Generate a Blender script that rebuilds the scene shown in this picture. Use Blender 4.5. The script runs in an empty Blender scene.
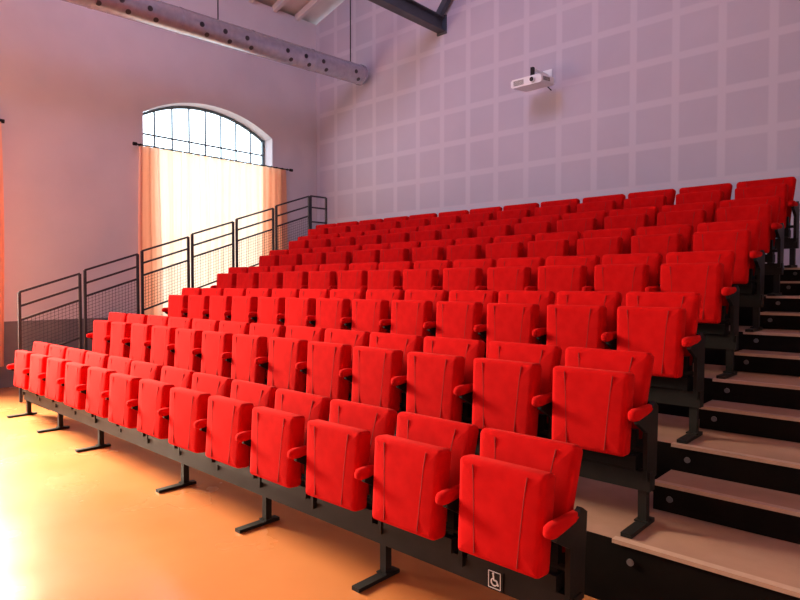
import bpy, math, random
from mathutils import Vector, Matrix
random.seed(4)
S = bpy.context.scene

# ------------------------------------------------------------------ materials
def new_mat(name):
    m = bpy.data.materials.new(name); m.use_nodes = True
    nt = m.node_tree
    return m, nt, nt.nodes["Principled BSDF"]

def noisy(name, c1, c2, scale=6, rough=0.7, metal=0.0, bump=0.0, bscale=60, detail=5, sheen=0.0, spec=.5):
    m, nt, b = new_mat(name)
    tc = nt.nodes.new("ShaderNodeTexCoord")
    n = nt.nodes.new("ShaderNodeTexNoise"); n.inputs["Scale"].default_value = scale; n.inputs["Detail"].default_value = detail
    r = nt.nodes.new("ShaderNodeValToRGB")
    r.color_ramp.elements[0].position = .3; r.color_ramp.elements[1].position = .7
    r.color_ramp.elements[0].color = (*c1, 1); r.color_ramp.elements[1].color = (*c2, 1)
    nt.links.new(tc.outputs["Object"], n.inputs["Vector"])
    nt.links.new(n.outputs["Fac"], r.inputs["Fac"])
    nt.links.new(r.outputs["Color"], b.inputs["Base Color"])
    b.inputs["Roughness"].default_value = rough; b.inputs["Metallic"].default_value = metal
    b.inputs["Specular IOR Level"].default_value = spec
    if sheen: b.inputs["Sheen Weight"].default_value = sheen; b.inputs["Sheen Tint"].default_value = (1, .12, .10, 1)
    if bump:
        n2 = nt.nodes.new("ShaderNodeTexNoise"); n2.inputs["Scale"].default_value = bscale
        bp = nt.nodes.new("ShaderNodeBump"); bp.inputs["Strength"].default_value = bump; bp.inputs["Distance"].default_value = .01
        nt.links.new(tc.outputs["Object"], n2.inputs["Vector"])
        nt.links.new(n2.outputs["Fac"], bp.inputs["Height"]); nt.links.new(bp.outputs["Normal"], b.inputs["Normal"])
    return m

M_red   = noisy("red_fabric", (.45, .003, .004), (.53, .005, .006), 14, .95, bump=.12, bscale=300, sheen=.10, spec=.05)
M_seam  = noisy("red_seam", (.20, .003, .003), (.24, .004, .004), 20, .9)
M_black = noisy("black_steel", (.010, .008, .008), (.016, .013, .013), 8, .55, spec=.2)
M_plastic = noisy("black_plastic", (.008, .007, .007), (.014, .011, .011), 8, .5, spec=.2)
M_plaster = noisy("plaster_cream", (.62, .56, .59), (.68, .615, .64), 1.3, .9, bump=.1, bscale=30)
M_dado  = noisy("grey_dado_paint", (.16, .14, .15), (.2, .18, .18), 4, .7)
M_ceil  = noisy("ceiling_boards_white", (.62, .57, .56), (.7, .64, .62), 3, .8)
M_raft  = noisy("rafter_white", (.66, .61, .60), (.74, .69, .68), 3, .7)
M_tread = noisy("tread_lino", (.29, .155, .115), (.36, .20, .15), 5, .5, bump=.1, bscale=120, spec=.3)
M_nose  = noisy("nosing_strip", (.44, .27, .21), (.50, .32, .25), 20, .4)
M_riser = noisy("riser_black", (.006, .0042, .004), (.010, .0065, .006), 6, .8, spec=.05)
M_duct  = noisy("duct_galvanised", (.42, .40, .48), (.52, .50, .58), 12, .27, metal=.65)
M_dark  = noisy("dark_hole", (.012, .01, .012), (.02, .015, .02), 5, .8)
M_white = noisy("white_plastic", (.8, .8, .82), (.88, .88, .9), 5, .4)
M_frame = noisy("window_iron", (.09, .14, .16), (.12, .17, .19), 9, .5)
M_rail  = noisy("railing_steel", (.035, .03, .036), (.05, .045, .052), 9, .5, metal=.1, spec=.3)
M_yellow= noisy("yellow_tape", (.75, .55, .05), (.85, .62, .08), 9, .6)
M_beam  = noisy("truss_grey_steel", (.05, .055, .07), (.075, .08, .10), 4, .5)
M_led   = noisy("step_light_lens", (.09, .08, .09), (.12, .11, .12), 9, .3)
M_stone = noisy("exterior_ground", (.4, .37, .3), (.5, .47, .4), 2, .9)

m, nt, b = new_mat("orange_resin_floor"); M_floor = m
tc = nt.nodes.new("ShaderNodeTexCoord")
n1 = nt.nodes.new("ShaderNodeTexNoise"); n1.inputs["Scale"].default_value = .9; n1.inputs["Detail"].default_value = 5; n1.inputs["Roughness"].default_value = .5
r1 = nt.nodes.new("ShaderNodeValToRGB")
r1.color_ramp.elements[0].position = .3; r1.color_ramp.elements[1].position = .72
r1.color_ramp.elements[0].color = (.40, .125, .040, 1); r1.color_ramp.elements[1].color = (.49, .175, .060, 1)
nt.links.new(tc.outputs["Object"], n1.inputs["Vector"]); nt.links.new(n1.outputs["Fac"], r1.inputs["Fac"])
nt.links.new(r1.outputs["Color"], b.inputs["Base Color"])
n2 = nt.nodes.new("ShaderNodeTexNoise"); n2.inputs["Scale"].default_value = 2; n2.inputs["Detail"].default_value = 3
mr = nt.nodes.new("ShaderNodeMapRange"); mr.inputs["To Min"].default_value = .20; mr.inputs["To Max"].default_value = .32
nt.links.new(tc.outputs["Object"], n2.inputs["Vector"]); nt.links.new(n2.outputs["Fac"], mr.inputs["Value"])
nt.links.new(mr.outputs["Result"], b.inputs["Roughness"])
b.inputs["Specular IOR Level"].default_value=.8

m, nt, b = new_mat("plasterboard_grid"); M_grid = m
tc = nt.nodes.new("ShaderNodeTexCoord"); sx = nt.nodes.new("ShaderNodeSeparateXYZ")
nt.links.new(tc.outputs["Object"], sx.inputs[0])
def mth(op, a, bb=None):
    n = nt.nodes.new("ShaderNodeMath"); n.operation = op
    for i, v in enumerate((a, bb)):
        if v is None: continue
        if isinstance(v, (int, float)): n.inputs[i].default_value = v
        else: nt.links.new(v, n.inputs[i])
    return n.outputs[0]
def stripe(sock, off):
    f = mth('FRACT', mth('DIVIDE', mth('ADD', sock, 100.2 + off), .6))
    d = mth('ABSOLUTE', mth('SUBTRACT', f, .5))
    mr = nt.nodes.new("ShaderNodeMapRange"); mr.interpolation_type = 'SMOOTHSTEP'
    mr.inputs["From Min"].default_value = .39; mr.inputs["From Max"].default_value = .44
    nt.links.new(d, mr.inputs["Value"]); return mr.outputs["Result"]
g = mth('MAXIMUM', stripe(sx.outputs["X"], 0), stripe(sx.outputs["Z"], 0))
nn = nt.nodes.new("ShaderNodeTexNoise"); nn.inputs["Scale"].default_value = 1.5; nn.inputs["Detail"].default_value = 6
nt.links.new(tc.outputs["Object"], nn.inputs["Vector"])
rr = nt.nodes.new("ShaderNodeValToRGB"); rr.color_ramp.elements[0].position = .3; rr.color_ramp.elements[1].position = .7
rr.color_ramp.elements[0].color = (.475, .435, .525, 1); rr.color_ramp.elements[1].color = (.51, .465, .555, 1)
nt.links.new(nn.outputs["Fac"], rr.inputs["Fac"])
mx = nt.nodes.new("ShaderNodeMixRGB"); mx.inputs["Color2"].default_value = (.565, .52, .60, 1)
nt.links.new(g, mx.inputs["Fac"]); nt.links.new(rr.outputs["Color"], mx.inputs["Color1"])
nt.links.new(mx.outputs["Color"], b.inputs["Base Color"]); b.inputs["Roughness"].default_value = .85

def curtain_mat(name, col, transp):
    m = bpy.data.materials.new(name); m.use_nodes = True; nt = m.node_tree; nt.nodes.clear()
    out = nt.nodes.new("ShaderNodeOutputMaterial")
    d = nt.nodes.new("ShaderNodeBsdfDiffuse"); t = nt.nodes.new("ShaderNodeBsdfTranslucent"); tr = nt.nodes.new("ShaderNodeBsdfTransparent")
    tc = nt.nodes.new("ShaderNodeTexCoord"); n = nt.nodes.new("ShaderNodeTexNoise"); n.inputs["Scale"].default_value = 3
    r = nt.nodes.new("ShaderNodeValToRGB"); r.color_ramp.elements[0].color = (*col, 1)
    r.color_ramp.elements[1].color = (min(1, col[0]*1.05), min(1, col[1]*1.1), min(1, col[2]*1.15), 1)
    nt.links.new(tc.outputs["Object"], n.inputs["Vector"]); nt.links.new(n.outputs["Fac"], r.inputs["Fac"])
    for s in (d, t): nt.links.new(r.outputs["Color"], s.inputs["Color"])
    a = nt.nodes.new("ShaderNodeMixShader"); a.inputs[0].default_value = .70
    c = nt.nodes.new("ShaderNodeMixShader"); c.inputs[0].default_value = transp
    tr.inputs["Color"].default_value = (1, .95, .85, 1)
    nt.links.new(d.outputs[0], a.inputs[1]); nt.links.new(t.outputs[0], a.inputs[2])
    nt.links.new(a.outputs[0], c.inputs[1]); nt.links.new(tr.outputs[0], c.inputs[2])
    nt.links.new(c.outputs[0], out.inputs["Surface"]); return m
M_cur = curtain_mat("sheer_cream_curtain", (.95, .60, .38), .02)
M_cur2 = curtain_mat("peach_curtain_bunched", (.94, .50, .35), .01)

# ------------------------------------------------------------------ mesh builder
class MB:
    def __init__(s): s.v=[]; s.f=[]; s.m=[]; s.sm=[]; s.mats=[]
    def mi(s, mat):
        if mat not in s.mats: s.mats.append(mat)
        return s.mats.index(mat)
    def add(s, vs, fs, mat, smooth=False, xf=None):
        o = len(s.v)
        for p in vs:
            p = Vector(p)
            if xf is not None: p = xf @ p
            s.v.append(tuple(p))
        k = s.mi(mat)
        for f in fs: s.f.append([i+o for i in f]); s.m.append(k); s.sm.append(smooth)
    def box(s, x0,x1,y0,y1,z0,z1, mat, top=None, xf=None):
        vs=[(x0,y0,z0),(x1,y0,z0),(x1,y1,z0),(x0,y1,z0),(x0,y0,z1),(x1,y0,z1),(x1,y1,z1),(x0,y1,z1)]
        s.add(vs,[(0,3,2,1),(0,1,5,4),(1,2,6,5),(2,3,7,6),(3,0,4,7)],mat,xf=xf)
        s.add(vs,[(4,5,6,7)],top or mat,xf=xf)
    def bar(s, p0, p1, w, h, mat):
        p0=Vector(p0); p1=Vector(p1); d=(p1-p0).normalized()
        up=Vector((0,0,1)) if abs(d.z)<.95 else Vector((0,1,0))
        a=d.cross(up).normalized(); b_=a.cross(d).normalized()
        vs=[]
        for p in (p0,p1):
            for sa,sb in ((-1,-1),(1,-1),(1,1),(-1,1)): vs.append(p+a*sa*w/2+b_*sb*h/2)
        s.add(vs,[(3,2,1,0),(4,5,6,7),(0,1,5,4),(1,2,6,5),(2,3,7,6),(3,0,4,7)],mat)
    def tube(s,p0,p1,r,mat,n=12,cap=True,r1=None):
        p0=Vector(p0); p1=Vector(p1); d=(p1-p0).normalized(); r1=r if r1 is None else r1
        up=Vector((0,0,1)) if abs(d.z)<.95 else Vector((0,1,0))
        a=d.cross(up).normalized(); b_=a.cross(d).normalized(); vs=[]
        for p,q in ((p0,r),(p1,r1)):
            for i in range(n):
                t=2*math.pi*i/n; vs.append(p+a*math.cos(t)*q+b_*math.sin(t)*q)
        s.add(vs,[(i,(i+1)%n,n+(i+1)%n,n+i) for i in range(n)],mat,True)
        if cap: s.add([Vector(v) for v in vs],[tuple(range(n))[::-1],tuple(range(n,2*n))],mat)
    def prism(s, poly, axis, a0, a1, mat):
        n=len(poly); vs=[]
        for a in (a0,a1):
            for (u,w) in poly:
                vs.append((a,u,w) if axis=='x' else ((u,a,w) if axis=='y' else (u,w,a)))
        s.add(vs,[tuple(range(n)),tuple(range(n,2*n))[::-1]]+[(i,n+i,n+(i+1)%n,(i+1)%n) for i in range(n)],mat)
    def pillow(s, wb, wt, z0, z1, t, rad, bulge, mat, xf):
        h=z1-z0; zc=(z0+z1)/2
        def ring(inset,y):
            r=max(rad-inset,.006); pts=[]
            for cx,cz,a0 in ((1,1,0),(-1,1,90),(-1,-1,180),(1,-1,270)):
                for k in range(5):
                    a=math.radians(a0+22.5*k)
                    w=(wt if cz>0 else wb)/2-inset
                    pts.append((cx*(w-r)+r*math.cos(a), y, zc+cz*(h/2-inset-r)+r*math.sin(a)))
            return pts
        spec=[(.08,t/2+.004),(.015,t/2),(.004,t*.42),(0,t*.28),(0,-t*.28),(.0035,-t*.41),(.013,-t/2+.001),(.03,-t/2-bulge*.25),(.09,-t/2-bulge*.8)]
        vs=[]; n=20
        for ins,y in spec: vs+=ring(ins,y)
        vs.append((0,-t/2-bulge,zc)); vs.append((0,t/2+.004,zc))
        fs=[]
        for k in range(len(spec)-1):
            for i in range(n): fs.append((k*n+i,(k+1)*n+i,(k+1)*n+(i+1)%n,k*n+(i+1)%n))
        L=(len(spec)-1)*n
        for i in range(n):
            fs.append((L+i,len(vs)-2,L+(i+1)%n)); fs.append((i,(i+1)%n,len(vs)-1))
        s.add(vs,fs,mat,True,xf)
    def mesh(s,name):
        me=bpy.data.meshes.new(name); me.from_pydata(s.v,[],s.f)
        for mt in s.mats: me.materials.append(mt)
        me.polygons.foreach_set("material_index",s.m); me.polygons.foreach_set("use_smooth",s.sm)
        me.update()
        import bmesh as bm_
        b=bm_.new(); b.from_mesh(me); bm_.ops.recalc_face_normals(b,faces=b.faces); b.to_mesh(me); b.free()
        return me
    def obj(s,name,loc=(0,0,0)):
        o=bpy.data.objects.new(name,s.mesh(name)); o.location=loc; S.collection.objects.link(o); return o

# ------------------------------------------------------------------ layout
XL, XR = -10.86, 1.6
YF, YB = -5.0, 8.98
ZE = 7.48; SL=.26
XM=(XL+XR)/2; ZR=ZE+SL*(XM-XL)
PX=.554
XE=-1.179
PITCH=[.554,.538,.508,.518,.522,.540,.566]
counts=[13]*7
ROWY=[2.47,3.30,4.11,4.90,5.65,6.37,7.04]
ROWZ=[0,.335,.65,.945,1.225,1.495,1.755]
NR=7
PLX0=-9.42
def edge(n): return ROWY[n-2]+.45
def lev(n): return ROWZ[n-1]

b=MB(); b.box(XL-.4,XR+.3,YF-.3,YB+.3,-.2,0,M_floor); b.obj("floor")

wins=[(4.97,7.762),(-.35,2.44),(-4.6,-1.81)]
SILL=.95; SPR=4.70; CROWN=5.10; TW=.42
def arch(y0,y1,n=20):
    c=(y1-y0)/2; s=CROWN-SPR; Rr=(c*c+s*s)/(2*s); yc=(y0+y1)/2; zc=CROWN-Rr
    return [(y0+(y1-y0)*i/n, zc+math.sqrt(max(0,Rr*Rr-(y0+(y1-y0)*i/n-yc)**2))) for i in range(n+1)]
b=MB()
ys=sorted(wins); cur=YF-.3
for (a,c) in ys:
    b.prism([(cur,0),(a,0),(a,ZE),(cur,ZE)],'x',XL-TW,XL,M_plaster)
    b.prism([(a,0),(c,0),(c,SILL),(a,SILL)],'x',XL-TW,XL,M_plaster)
    ar=arch(a,c)
    for i in range(len(ar)-1):
        b.prism([ar[i],ar[i+1],(ar[i+1][0],ZE),(ar[i][0],ZE)],'x',XL-TW,XL,M_plaster)
    cur=c
b.prism([(cur,0),(YB+.3,0),(YB+.3,ZE),(cur,ZE)],'x',XL-TW,XL,M_plaster)
b.obj("wall_left")
b=MB(); b.box(XL,XL+.012,YF,YB,0,1.02,M_dado); b.obj("baseboard_left")

b=MB(); b.prism([(XL,0),(XR,0),(XR,ZE),(XM,ZR),(XL,ZE)],'y',YB,YB+.3,M_grid); b.obj("wall_back")
b=MB(); b.prism([(XL,0),(XR,0),(XR,ZE),(XM,ZR),(XL,ZE)],'y',YF-.3,YF,M_plaster); b.obj("wall_front")
b=MB(); b.box(XR,XR+.3,YF-.3,YB+.3,0,ZE,M_plaster); b.obj("wall_right")
b=MB()
b.prism([(XL-TW,ZE),(XM,ZR),(XM,ZR+.15),(XL-TW,ZE+.15)],'y',YF-.3,YB+.3,M_ceil)
b.prism([(XM,ZR),(XR+.3,ZE),(XR+.3,ZE+.15),(XM,ZR+.15)],'y',YF-.3,YB+.3,M_ceil)
b.obj("ceiling")
b=MB(); y=YB-.55
while y>YF:
    b.bar((XL,y,ZE-.02),(XM,y,ZR-.08),.08,.13,M_raft); b.bar((XM,y,ZR-.08),(XR,y,ZE-.02),.08,.13,M_raft); y-=.6
b.obj("ceiling_rafters")

for k,(a,c) in enumerate(wins):
    b=MB(); x=XL-.30; ar=arch(a+.02,c-.02)
    for i in range(len(ar)-1):
        b.bar((x,ar[i][0],ar[i][1]-.03),(x,ar[i+1][0],ar[i+1][1]-.03),.04,.05,M_frame)
    b.bar((x,a+.03,SILL),(x,a+.03,SPR),.05,.05,M_frame); b.bar((x,c-.03,SILL),(x,c-.03,SPR),.05,.05,M_frame)
    b.bar((x,a,SILL+.03),(x,c,SILL+.03),.05,.06,M_frame)
    for zz in (SPR-.32,SPR-2.2): b.bar((x,a,zz),(x,c,zz),.03,.03,M_frame)
    N=8
    for i in range(1,N):
        yy=a+(c-a)*i/N; zt_=ar[int(round(20*i/N))][1]-.03
        b.bar((x,yy,SILL),(x,yy,zt_),.027,.027,M_frame)
    b.obj("window_%d"%(k+1))

def curtain(name, spans, y0, y1, ztop, zbot):
    b=MB()
    for (ya,yb,off,mat,amp,lam) in spans:
        n=int((yb-ya)/.018); nz=14; vs=[]; fs=[]
        for j in range(nz+1):
            fz=j/nz; z=ztop+(zbot-ztop)*fz
            for i in range(n+1):
                yy=ya+(yb-ya)*i/n
                xx=XL+off+amp*(.6+.5*fz)*(math.sin(2*math.pi*yy/lam+math.sin(yy*5)*.8)+.35*math.sin(2*math.pi*yy/(lam*.43)))
                vs.append((xx,yy+.02*math.sin(fz*4+yy*7),z))
        for j in range(nz):
            for i in range(n):
                q=j*(n+1)+i; fs.append((q,q+1,q+n+2,q+n+1))
        b.add(vs,fs,mat,True)
    b.tube((XL+.13,y0,ztop+.02),(XL+.13,y1,ztop+.02),.014,M_black)
    for yy in (y0,y1): b.tube((XL+.13,yy-.03,ztop+.02),(XL+.13,yy+.03,ztop+.02),.032,M_black)
    for yy in (y0+.12,y1-.12): b.bar((XL+.015,yy,ztop+.02),(XL+.13,yy,ztop+.02),.02,.02,M_black)
    for i in range(24):
        yy=y0+.1+(y1-y0-.2)*i/23
        b.tube((XL+.13,yy-.004,ztop+.02),(XL+.13,yy+.004,ztop+.02),.022,M_black)
    return b.obj(name)
curtain("window_curtain",[(4.88,8.0,.16,M_cur,.034,.19),(4.84,5.20,.08,M_cur2,.024,.11),(7.40,8.02,.08,M_cur2,.024,.12)],4.76,8.16,4.05,.35)
curtain("window_curtain",[(2.0,2.72,.16,M_cur2,.035,.14),(-.6,.05,.16,M_cur2,.035,.14)],-.65,2.74,4.05,.35)
curtain("window_curtain",[(-2.4,-1.6,.16,M_cur2,.035,.14),(-4.7,-4.0,.16,M_cur2,.035,.14)],-4.75,-1.5,4.05,.35)

# ------------------------------------------------------------------ tiered platform & steps
b=MB()
def slab(x0,x1,y0,y1,z0,z1):
    b.box(x0,x1,y0,y1,z0,z1,M_riser,M_tread)
    b.box(x0,x1,y0-.010,y0+.035,z1-.018,z1+.002,M_nose)
for n in range(2,NR+1):
    y0=edge(n); y1=edge(n+1) if n<NR else YB-.02
    b.box(PLX0,XR-.02,y0,y1,0,lev(n),M_riser,M_tread)
    b.box(-1.25,XR-.02,y0-.010,y0+.035,lev(n)-.018,lev(n)+.002,M_nose)
    zl=lev(n-1); zm=(lev(n)+lev(n-1))/2
    slab(-1.25 if n>2 else -.35,XR-.02,y0-.29,y0-.001,zl+.002,zm)
    slab(PLX0+.02,-8.5,y0-.29,y0-.001,zl+.002,zm)
    for xx in (-1.16,-.45,.35,1.1):
        if n>2: b.tube((xx,y0-.29,zl+.075),(xx,y0-.298,zl+.075),.017,M_led,14)
        b.tube((xx,y0,zm+.075),(xx,y0-.008,zm+.075),.017,M_led,14)
b.box(PLX0+.02,-8.5,edge(2)-.31,edge(2)-.25,.165,.172,M_yellow)
b.obj("tiered_seating_platform")

# ------------------------------------------------------------------ seat mesh
def armpad(b,x):
    prof=[(-.320,.008,.010),(-.315,.020,.021),(-.300,.027,.028),(-.27,.030,.031),(-.21,.028,.028),(-.12,.024,.023),(-.05,.02,.018)]
    n=14; vs=[]
    for (yy,rx,rz) in prof:
        for i in range(n):
            t=2*math.pi*i/n; cx=math.cos(t); sz=math.sin(t)
            vs.append((x+rx*math.copysign(abs(cx)**.7,cx), yy, .606+.04*(yy+.3)+rz*math.copysign(abs(sz)**.7,sz)))
    fs=[tuple(range(n))[::-1]]
    for k in range(len(prof)-1):
        for i in range(n): fs.append((k*n+i,k*n+(i+1)%n,(k+1)*n+(i+1)%n,(k+1)*n+i))
    fs.append(tuple(range((len(prof)-1)*n,len(prof)*n)))
    b.add(vs,fs,M_red,True)
def stanchion(b,x):
    b.prism([(-.16,.25),(-.03,.25),(-.01,.62),(-.06,.65),(-.15,.590),(-.28,.590),(-.28,.565),(-.16,.50)],'x',x-.012,x+.012,M_plastic)
b=MB()
XB=Matrix.Translation((0,-.045,.66))@Matrix.Rotation(math.radians(-9),4,'X')@Matrix.Translation((0,0,-.66))
b.pillow(.44,.512,.41,.90,.070,.030,.010,M_red,XB)
XC=Matrix.Translation((0,-.215,.62))@Matrix.Rotation(math.radians(-4),4,'X')@Matrix.Translation((0,0,-.62))
b.pillow(.425,.445,.378,.808,.100,.022,.008,M_red,XC)
def seam(xf,pts,y):
    for i in range(len(pts)-1):
        p=xf@Vector((pts[i][0],y,pts[i][1])); q=xf@Vector((pts[i+1][0],y,pts[i+1][1])); b.tube(p,q,.0028,M_seam,6,False)
for sg in (-1,1):
    seam(XC,[(sg*.140,.785),(sg*.130,.70),(sg*.120,.56),(sg*.110,.40)],-.050-.0050)
    seam(XB,[(sg*.16,.868),(sg*.15,.80),(sg*.135,.68),(sg*.12,.5)],-.035-.0065)
b.box(-.21,.21,-.012,.004,.42,.80,M_plastic,xf=XB@Matrix.Translation((0,.048,0)))
b.box(-.23,.23,-.17,-.06,.30,.37,M_plastic)
for sx_ in (-.2,.2): b.box(sx_-.02,sx_+.02,-.14,-.04,.29,.50,M_plastic)
b.tube((-.26,-.13,.40),(.26,-.13,.40),.014,M_black,10)
stanchion(b,PX/2); armpad(b,PX/2-.010)
seat_me=b.mesh("theatre_seat")

def frame_row(n,cnt):
    b=MB(); yb=ROWY[n-1]; z=ROWZ[n-1]; px=PITCH[n-1]
    x1=XE; x0=XE-cnt*px
    b.box(x0-.02,x1+.02,yb-.14,yb-.07,z+.19,z+.29,M_black)
    if n==1: sup=[0,2,4,6,9,11,13]
    else: sup=[0]+list(range(2,cnt-1,2))+[cnt]
    for s in sup:
        x=XE-s*px+(-.025 if s==0 else (.025 if s==cnt else 0))
        b.box(x-.022,x+.022,yb-.125,yb-.08,z+.02,z+.19,M_black)
        b.box(x-.028,x+.028,yb-.33,yb-.02,z+.001,z+.022,M_black)
        b.box(x-.036,x+.036,yb-.14,yb-.065,z+.022,z+.03,M_black)
    t=MB(); stanchion(t,0); armpad(t,0)
    off=len(b.v)
    for mt in t.mats: b.mi(mt)
    for v in t.v: b.v.append((v[0]+x0+.0, v[1]+yb, v[2]+z))
    for f,mm,ss in zip(t.f,t.m,t.sm): b.f.append([i+off for i in f]); b.m.append(b.mats.index(t.mats[mm])); b.sm.append(ss)
    b.obj("seat_row_frame")
    for i in range(cnt):
        o=bpy.data.objects.new("theatre_seat",seat_me); S.collection.objects.link(o)
        o.scale=(px/PX,1,1)
        o.location=(XE-(i+.5)*px,yb+random.uniform(-.008,.008),z); o.rotation_euler=(random.uniform(-.012,.012),0,random.uniform(-.018,.018))
for n in range(1,NR+1): frame_row(n,counts[n-1])

# wheelchair sign
b=MB(); x=-1.55; yf=ROWY[0]-.14
b.box(x-.045,x+.045,yf-.006,yf-.0005,.193,.287,M_plastic)
for (p,q) in (((-.032,.202),(.032,.202)),((.032,.202),(.032,.278)),((.032,.278),(-.032,.278)),((-.032,.278),(-.032,.202))):
    b.bar((x+p[0],yf-.007,p[1]),(x+q[0],yf-.007,q[1]),.003,.003,M_white)
for i in range(12):
    a0=math.radians(120+i*20); a1=math.radians(120+(i+1)*20)
    b.bar((x+.017*math.cos(a0),yf-.008,.232+.017*math.sin(a0)),(x+.017*math.cos(a1),yf-.008,.232+.017*math.sin(a1)),.005,.005,M_white)
b.bar((x-.006,yf-.008,.264),(x-.003,yf-.008,.240),.005,.006,M_white); b.bar((x-.003,yf-.008,.240),(x+.012,yf-.008,.240),.005,.006,M_white)
b.bar((x+.012,yf-.008,.240),(x+.021,yf-.008,.218),.005,.006,M_white); b.tube((x-.007,yf-.006,.269),(x-.007,yf-.01,.269),.005,M_white,8)
b.obj("wheelchair_sign")

# ------------------------------------------------------------------ stair railing
XRL=-9.33
yp=[2.52+.84*i for i in range(7)]; zt=[1.49+.311*i for i in range(7)]
def plat(y):
    k=1
    for n in range(2,NR+1):
        if y>=edge(n): k=n
    return lev(k)
for i in range(6):
    b=MB(); ya,yb=yp[i]+.03,yp[i+1]-.04; za,zb=zt[i],zt[i]+.26
    for yy,zz in ((ya,za),(yb,zb)):
        b.bar((XRL,yy,plat(yy)+.003),(XRL,yy,zz),.035,.035,M_rail)
    for d in (0,.19,.38,): b.bar((XRL,ya,za-d),(XRL,yb,zb-d),.028,.028,M_rail)
    lo=.92; b.bar((XRL,ya,za-lo),(XRL,yb,zb-lo),.025,.025,M_rail)
    L=yb-ya
    for k in range(1,16):
        yy=ya+L*k/16; zz=za+(zb-za)*k/16
        b.bar((XRL,yy,zz-lo),(XRL,yy,zz-.38),.004,.004,M_rail)
    for k in range(1,11):
        d=.38+(lo-.38)*k/11; b.bar((XRL,ya,za-d),(XRL,yb,zb-d),.004,.004,M_rail)
    b.obj("stair_railing")
b=MB(); ya,yb=yp[6]+.0,7.95; za=zt[5]+.27
for yy in (ya,yb): b.bar((XRL,yy,lev(7)+.003),(XRL,yy,za),.035,.035,M_rail)
for d in (0,.22,.5,.75,1.1): b.bar((XRL,ya,za-d),(XRL,yb,za-d),.028,.028,M_rail)
b.obj("stair_railing")

# ------------------------------------------------------------------ duct
b=MB(); dx,dz,dr=-9.2,5.92,.195
def dzz(y): return dz-.034*(8.78-y)
b.tube((dx,-4.9,dzz(-4.9)),(dx,8.78,dz),dr,M_duct,40)
yy=-4.5
while yy<8.8:
    b.tube((dx,yy-.02,dzz(yy)),(dx,yy+.02,dzz(yy)),dr+.006,M_duct,40); yy+=1.33
b.tube((dx,8.74,dz),(dx,8.80,dz),dr+.010,M_duct,40)
yy=-4.2; k=0
while yy<8.5:
    for a in (-10,-50):
        an=math.radians(a); d=Vector((math.cos(an),0,math.sin(an)))
        y2=yy+(.12 if a==-50 else 0)
        c=Vector((dx,y2,dzz(y2)))+d*(dr-.006)
        b.tube(c,c+d*.012,.040,M_dark,16)
    yy+=.42 if k%3 else .85; k+=1
for yy in (8.5,5.5,2.5,-.5,-3.5):
    b.tube((dx,yy,dzz(yy)+dr),(dx,yy,ZE+SL*(dx-XL)),.011,M_black,8)
b.obj("ventilation_duct")

b=MB(); bx,bz=-7.196,6.42
b.box(bx-.09,bx+.09,YF,YB-.01,bz-.13,bz-.11,M_beam); b.box(bx-.09,bx+.09,YF,YB-.01,bz+.11,bz+.13,M_beam)
b.box(bx-.012,bx+.012,YF,YB-.01,bz-.11,bz+.11,M_beam)
b.box(bx-.11,bx+.11,YB-.03,YB-.005,bz-.17,bz+.17,M_beam)
b.bar((bx,YB-.12,bz+.13),(bx+1.9,YB-.12,ZE+SL*(bx+1.9-XL)-.03),.1,.12,M_beam)
for yy in (6.0,2.0,-2.0):
    b.bar((bx,yy,bz+.1),(bx,yy,ZE+SL*(bx-XL)),.08,.08,M_beam)
b.obj("steel_roof_beam")

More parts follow.
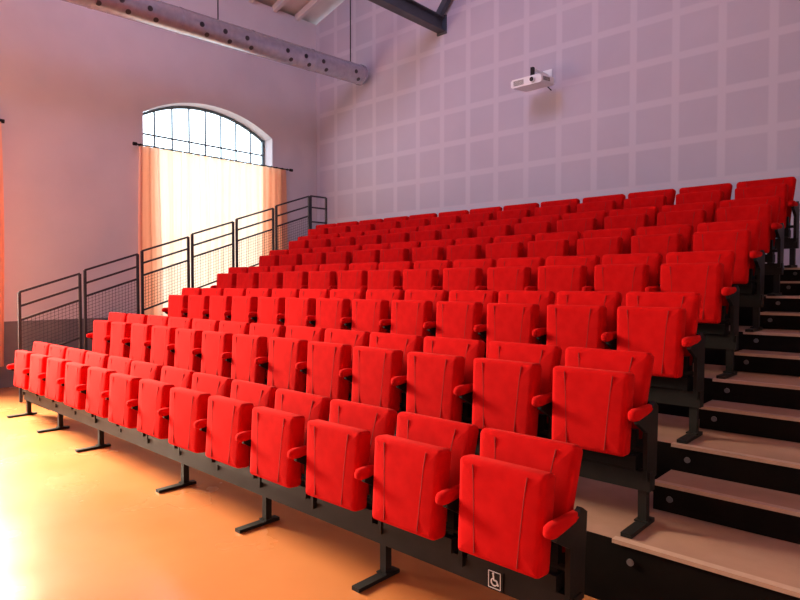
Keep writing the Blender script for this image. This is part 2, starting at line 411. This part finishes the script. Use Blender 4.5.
# projector
b=MB(); c=Vector((-5.0,8.5,4.76))
X=Matrix.Translation(c)@Matrix.Rotation(math.radians(6),4,'X')
def rb(x0,x1,y0,y1,z0,z1,mat):
    b.prism([(x0+.03,z0),(x1-.03,z0),(x1,z0+.02),(x1,z1-.03),(x1-.03,z1),(x0+.03,z1),(x0,z1-.03),(x0,z0+.02)],'y',y0,y1,mat)
o0=len(b.v); rb(-.27,.27,-.2,.2,-.065,.065,M_white)
b.tube((.12,-.2,0),(.12,-.235,0),.045,M_white,20); b.tube((.12,-.235,0),(.12,-.238,0),.034,M_dark,20)
for i in range(6): b.box(-.22,-.04,-.203,-.199,-.035+i*.013,-.029+i*.013,M_dark)
for i in range(7): b.box(.269,.272,-.14+i*.03,-.125+i*.03,-.03,.03,M_dark)
b.box(-.1,.1,-.08,.1,.065,.085,M_black)
for i in range(o0,len(b.v)): b.v[i]=tuple(X@Vector(b.v[i]))
b.bar(c+Vector((0,0,.08)),c+Vector((0,0,.24)),.05,.05,M_black)
b.bar(c+Vector((0,-.02,.22)),(c.x,YB-.012,c.z+.22),.04,.04,M_white)
b.box(c.x-.08,c.x+.08,YB-.015,YB-.002,c.z+.12,c.z+.32,M_white)
b.tube(c+Vector((.06,.1,.08)),(c.x+.07,YB-.01,c.z-.02),.008,M_black,8)
b.obj("projector")

b=MB(); b.box(-40,XL-TW-.02,-30,40,-.3,-.05,M_stone); b.obj("ground")

# ------------------------------------------------------------------ light
w=bpy.data.worlds.new("World"); S.world=w; w.use_nodes=True
bg=w.node_tree.nodes["Background"]; bg.inputs[0].default_value=(.70,.86,1,1); bg.inputs[1].default_value=6.2
def area(name,loc,tgt,sx_,sy_,power,col,spread=180):
    l=bpy.data.lights.new(name,'AREA'); l.shape='RECTANGLE'; l.size=sx_; l.size_y=sy_; l.energy=power; l.color=col; l.spread=math.radians(spread)
    o=bpy.data.objects.new(name,l); o.location=loc; S.collection.objects.link(o)
    o.rotation_euler=(Vector(tgt)-Vector(loc)).to_track_quat('-Z','Y').to_euler(); return o
area("daylight_window_lamp",(-11.5,1.05,3.6),(-6.9,1.2,0),2.2,2.4,1150,(1,.86,.60),75)
area("daylight_window_lamp",(-11.5,-3.2,3.4),(-4,3.5,.8),2.4,3,440,(1,.84,.70))
area("added_seat_fill",(-7.5,-3.5,6.2),(-7.5,6,2),3,1.5,45,(1,.88,.84))  # added fill light to brighten the seat fronts, not a stage fixture
area("added_blue_wall_fill",(-5.0,2.5,8.2),(-8.5,8,5),3,3,240,(.56,.57,1))  # invented bluish fill that turns the upper walls lavender, no ceiling fixture

cam=bpy.data.cameras.new("camera"); co=bpy.data.objects.new("camera",cam); S.collection.objects.link(co)
co.location=(0,0,1.6); co.rotation_euler=(math.radians(90-1.5),0,math.radians(42.65))
cam.sensor_width=36; cam.lens=608/800*36; cam.clip_start=.05
S.camera=co
S.view_settings.view_transform='Standard'
